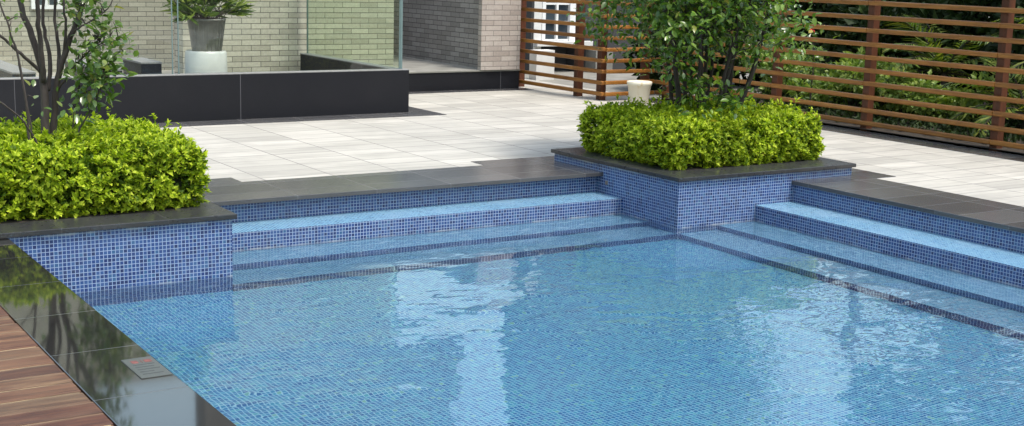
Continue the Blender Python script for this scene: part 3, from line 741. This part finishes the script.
palm((13.2, 10.9), .55, 13, 1.15, 'palm with arching fronds behind the middle fence post', 31)
palm((12.75, 9.35), .25, 12, .95, 'low palm with yellowish fronds between the two right fence posts', 32)
palm((13.6, 9.0), .75, 13, 1.3, 'tall palm behind the rightmost fence post', 33)
palm((12.9, 8.1), .35, 10, .9, 'palm at the right edge behind the fence', 34)
for i, (x, y, rad, h, lab) in enumerate([
        (12.5, 14.95, .6, 1.3, 'dark evergreen bush behind the stained cream pot and fence'),
        (13.6, 15.6, .9, 1.7, 'dark evergreen bush close behind the leafy tree'),
        (15.3, 12.7, .95, 5.2, 'added tall evergreen behind the light green shrubs, blocking sky in the water'),  # added tall tree; masks part of the sky mirrored in the pool
        (13.9, 12.1, .75, 1.4, 'low dark bush close behind the light green shrubs'),
        (14.9, 14.9, 1.0, 2.2, 'dark evergreen bush far behind the leafy tree'),
        (15.0, 13.3, 1.1, 2.0, 'dark evergreen bush behind the light green shrubs, left one'),
        (15.0, 11.9, 1.1, 2.1, 'dark evergreen bush behind the light green shrubs, right one'),
        (14.8, 10.6, 1.1, 4.8, 'tall dark evergreen tree behind the middle fence post'),
        (14.9, 9.4, 1.1, 5.2, 'tall dark evergreen tree behind the palms'),
        (14.8, 8.1, 1.0, 2.3, 'dark evergreen bush behind the rightmost fence post'),
        (14.9, 6.9, 1.2, 5.0, 'tall dark evergreen tree at the right edge of the garden'),
        (17.0, 12.4, 1.5, 2.4, 'broad dark bush at the far end of the garden'),
        (17.2, 9.6, 1.6, 5.5, 'tall broad evergreen tree at the far end of the garden')]):
    bush('evergreen_tree' if h > 3 else 'evergreen_bush', (x, y), rad, h, 4600 if h > 3 else 4000, .33, .15, 'leaf_dark', lab, 'tree' if h > 3 else 'bush', 'dark evergreens behind the fence', 40+i)
# red blooms on a thin plant behind the fence
q = at(814, 29, 11.9)
r = empty('flowering_plant', (q.x, q.y, ZGD), 'thin plant with a few red flowers behind the fence, right of the leafy tree', 'plant')
b = MB(); b.tube([(q.x, q.y, ZGD-.02), (q.x+.03, q.y, (ZGD+q.z)/2), (q.x, q.y, q.z)], [.012, .009, .004], 6); b.build('stem', 'bark_dark', r)
rg = np.random.default_rng(77); n = 7; P = np.array(q)+rg.normal(0, .018, (n, 3)); leaf_mesh('flowers', P, rg.normal(size=(n, 3)), rg.normal(size=(n, 3)), np.full(n, .06), .022, 'flower_red', r)
n = 120; P = np.array([q.x, q.y, q.z-.35])+rg.normal(0, 1, (n, 3))*np.array([.13, .13, .22]); leaf_mesh('foliage', P, rg.normal(size=(n, 3)), rg.normal(size=(n, 3)), rg.uniform(.06, .1, n), .02, 'leaf_tree', r)
# ground cover along the foot of the fence
n = 5200; rg = np.random.default_rng(55)
P = np.stack([rg.uniform(11.62, 13.6, n), rg.uniform(5.5, 14.0, n), ZGD+np.abs(rg.normal(0, .055, n))], 1)
o = leaf_mesh('ground_cover', P, rg.normal(size=(n, 3))+np.array([0, 0, .6]), rg.normal(size=(n, 3)), rg.uniform(.05, .10, n), .02, 'leaf_dark')
tag(o, 'low dark leafy ground cover along the foot of the fence', 'ground cover', kind='stuff')

# ------------------------------------------------------------------ light
w = bpy.data.worlds.new('World'); S.world = w; w.use_nodes = True
nt = w.node_tree; bg = nt.nodes['Background']
sky = nt.nodes.new('ShaderNodeTexSky'); sky.sky_type = 'NISHITA'; sky.sun_disc = False
SD = Vector((.20, -.56, 1.55)).normalized()      # towards the sun
sky.sun_elevation = math.asin(SD.z); sky.sun_rotation = math.atan2(SD.x, SD.y)
sky.air_density = 2.0; sky.dust_density = 3.5; sky.ozone_density = 1.0; sky.altitude = 50
nt.links.new(sky.outputs[0], bg.inputs[0]); bg.inputs[1].default_value = .15
sun = bpy.data.lights.new('sun', 'SUN'); sun.energy = 1.8; sun.angle = math.radians(9); sun.color = (1, .955, .88)
so = bpy.data.objects.new('sun', sun); COL.objects.link(so); so.rotation_euler = SD.to_track_quat('Z', 'Y').to_euler()

S.view_settings.view_transform = 'Standard'; S.view_settings.look = 'None'; S.view_settings.gamma = 1.0; S.view_settings.use_curve_mapping = False
S.view_settings.exposure = 1.05
S.render.engine = 'CYCLES'
S.cycles.max_bounces = 10; S.cycles.transmission_bounces = 10; S.cycles.glossy_bounces = 5; S.cycles.diffuse_bounces = 4
S.cycles.sample_clamp_indirect = 8; S.cycles.use_denoising = True
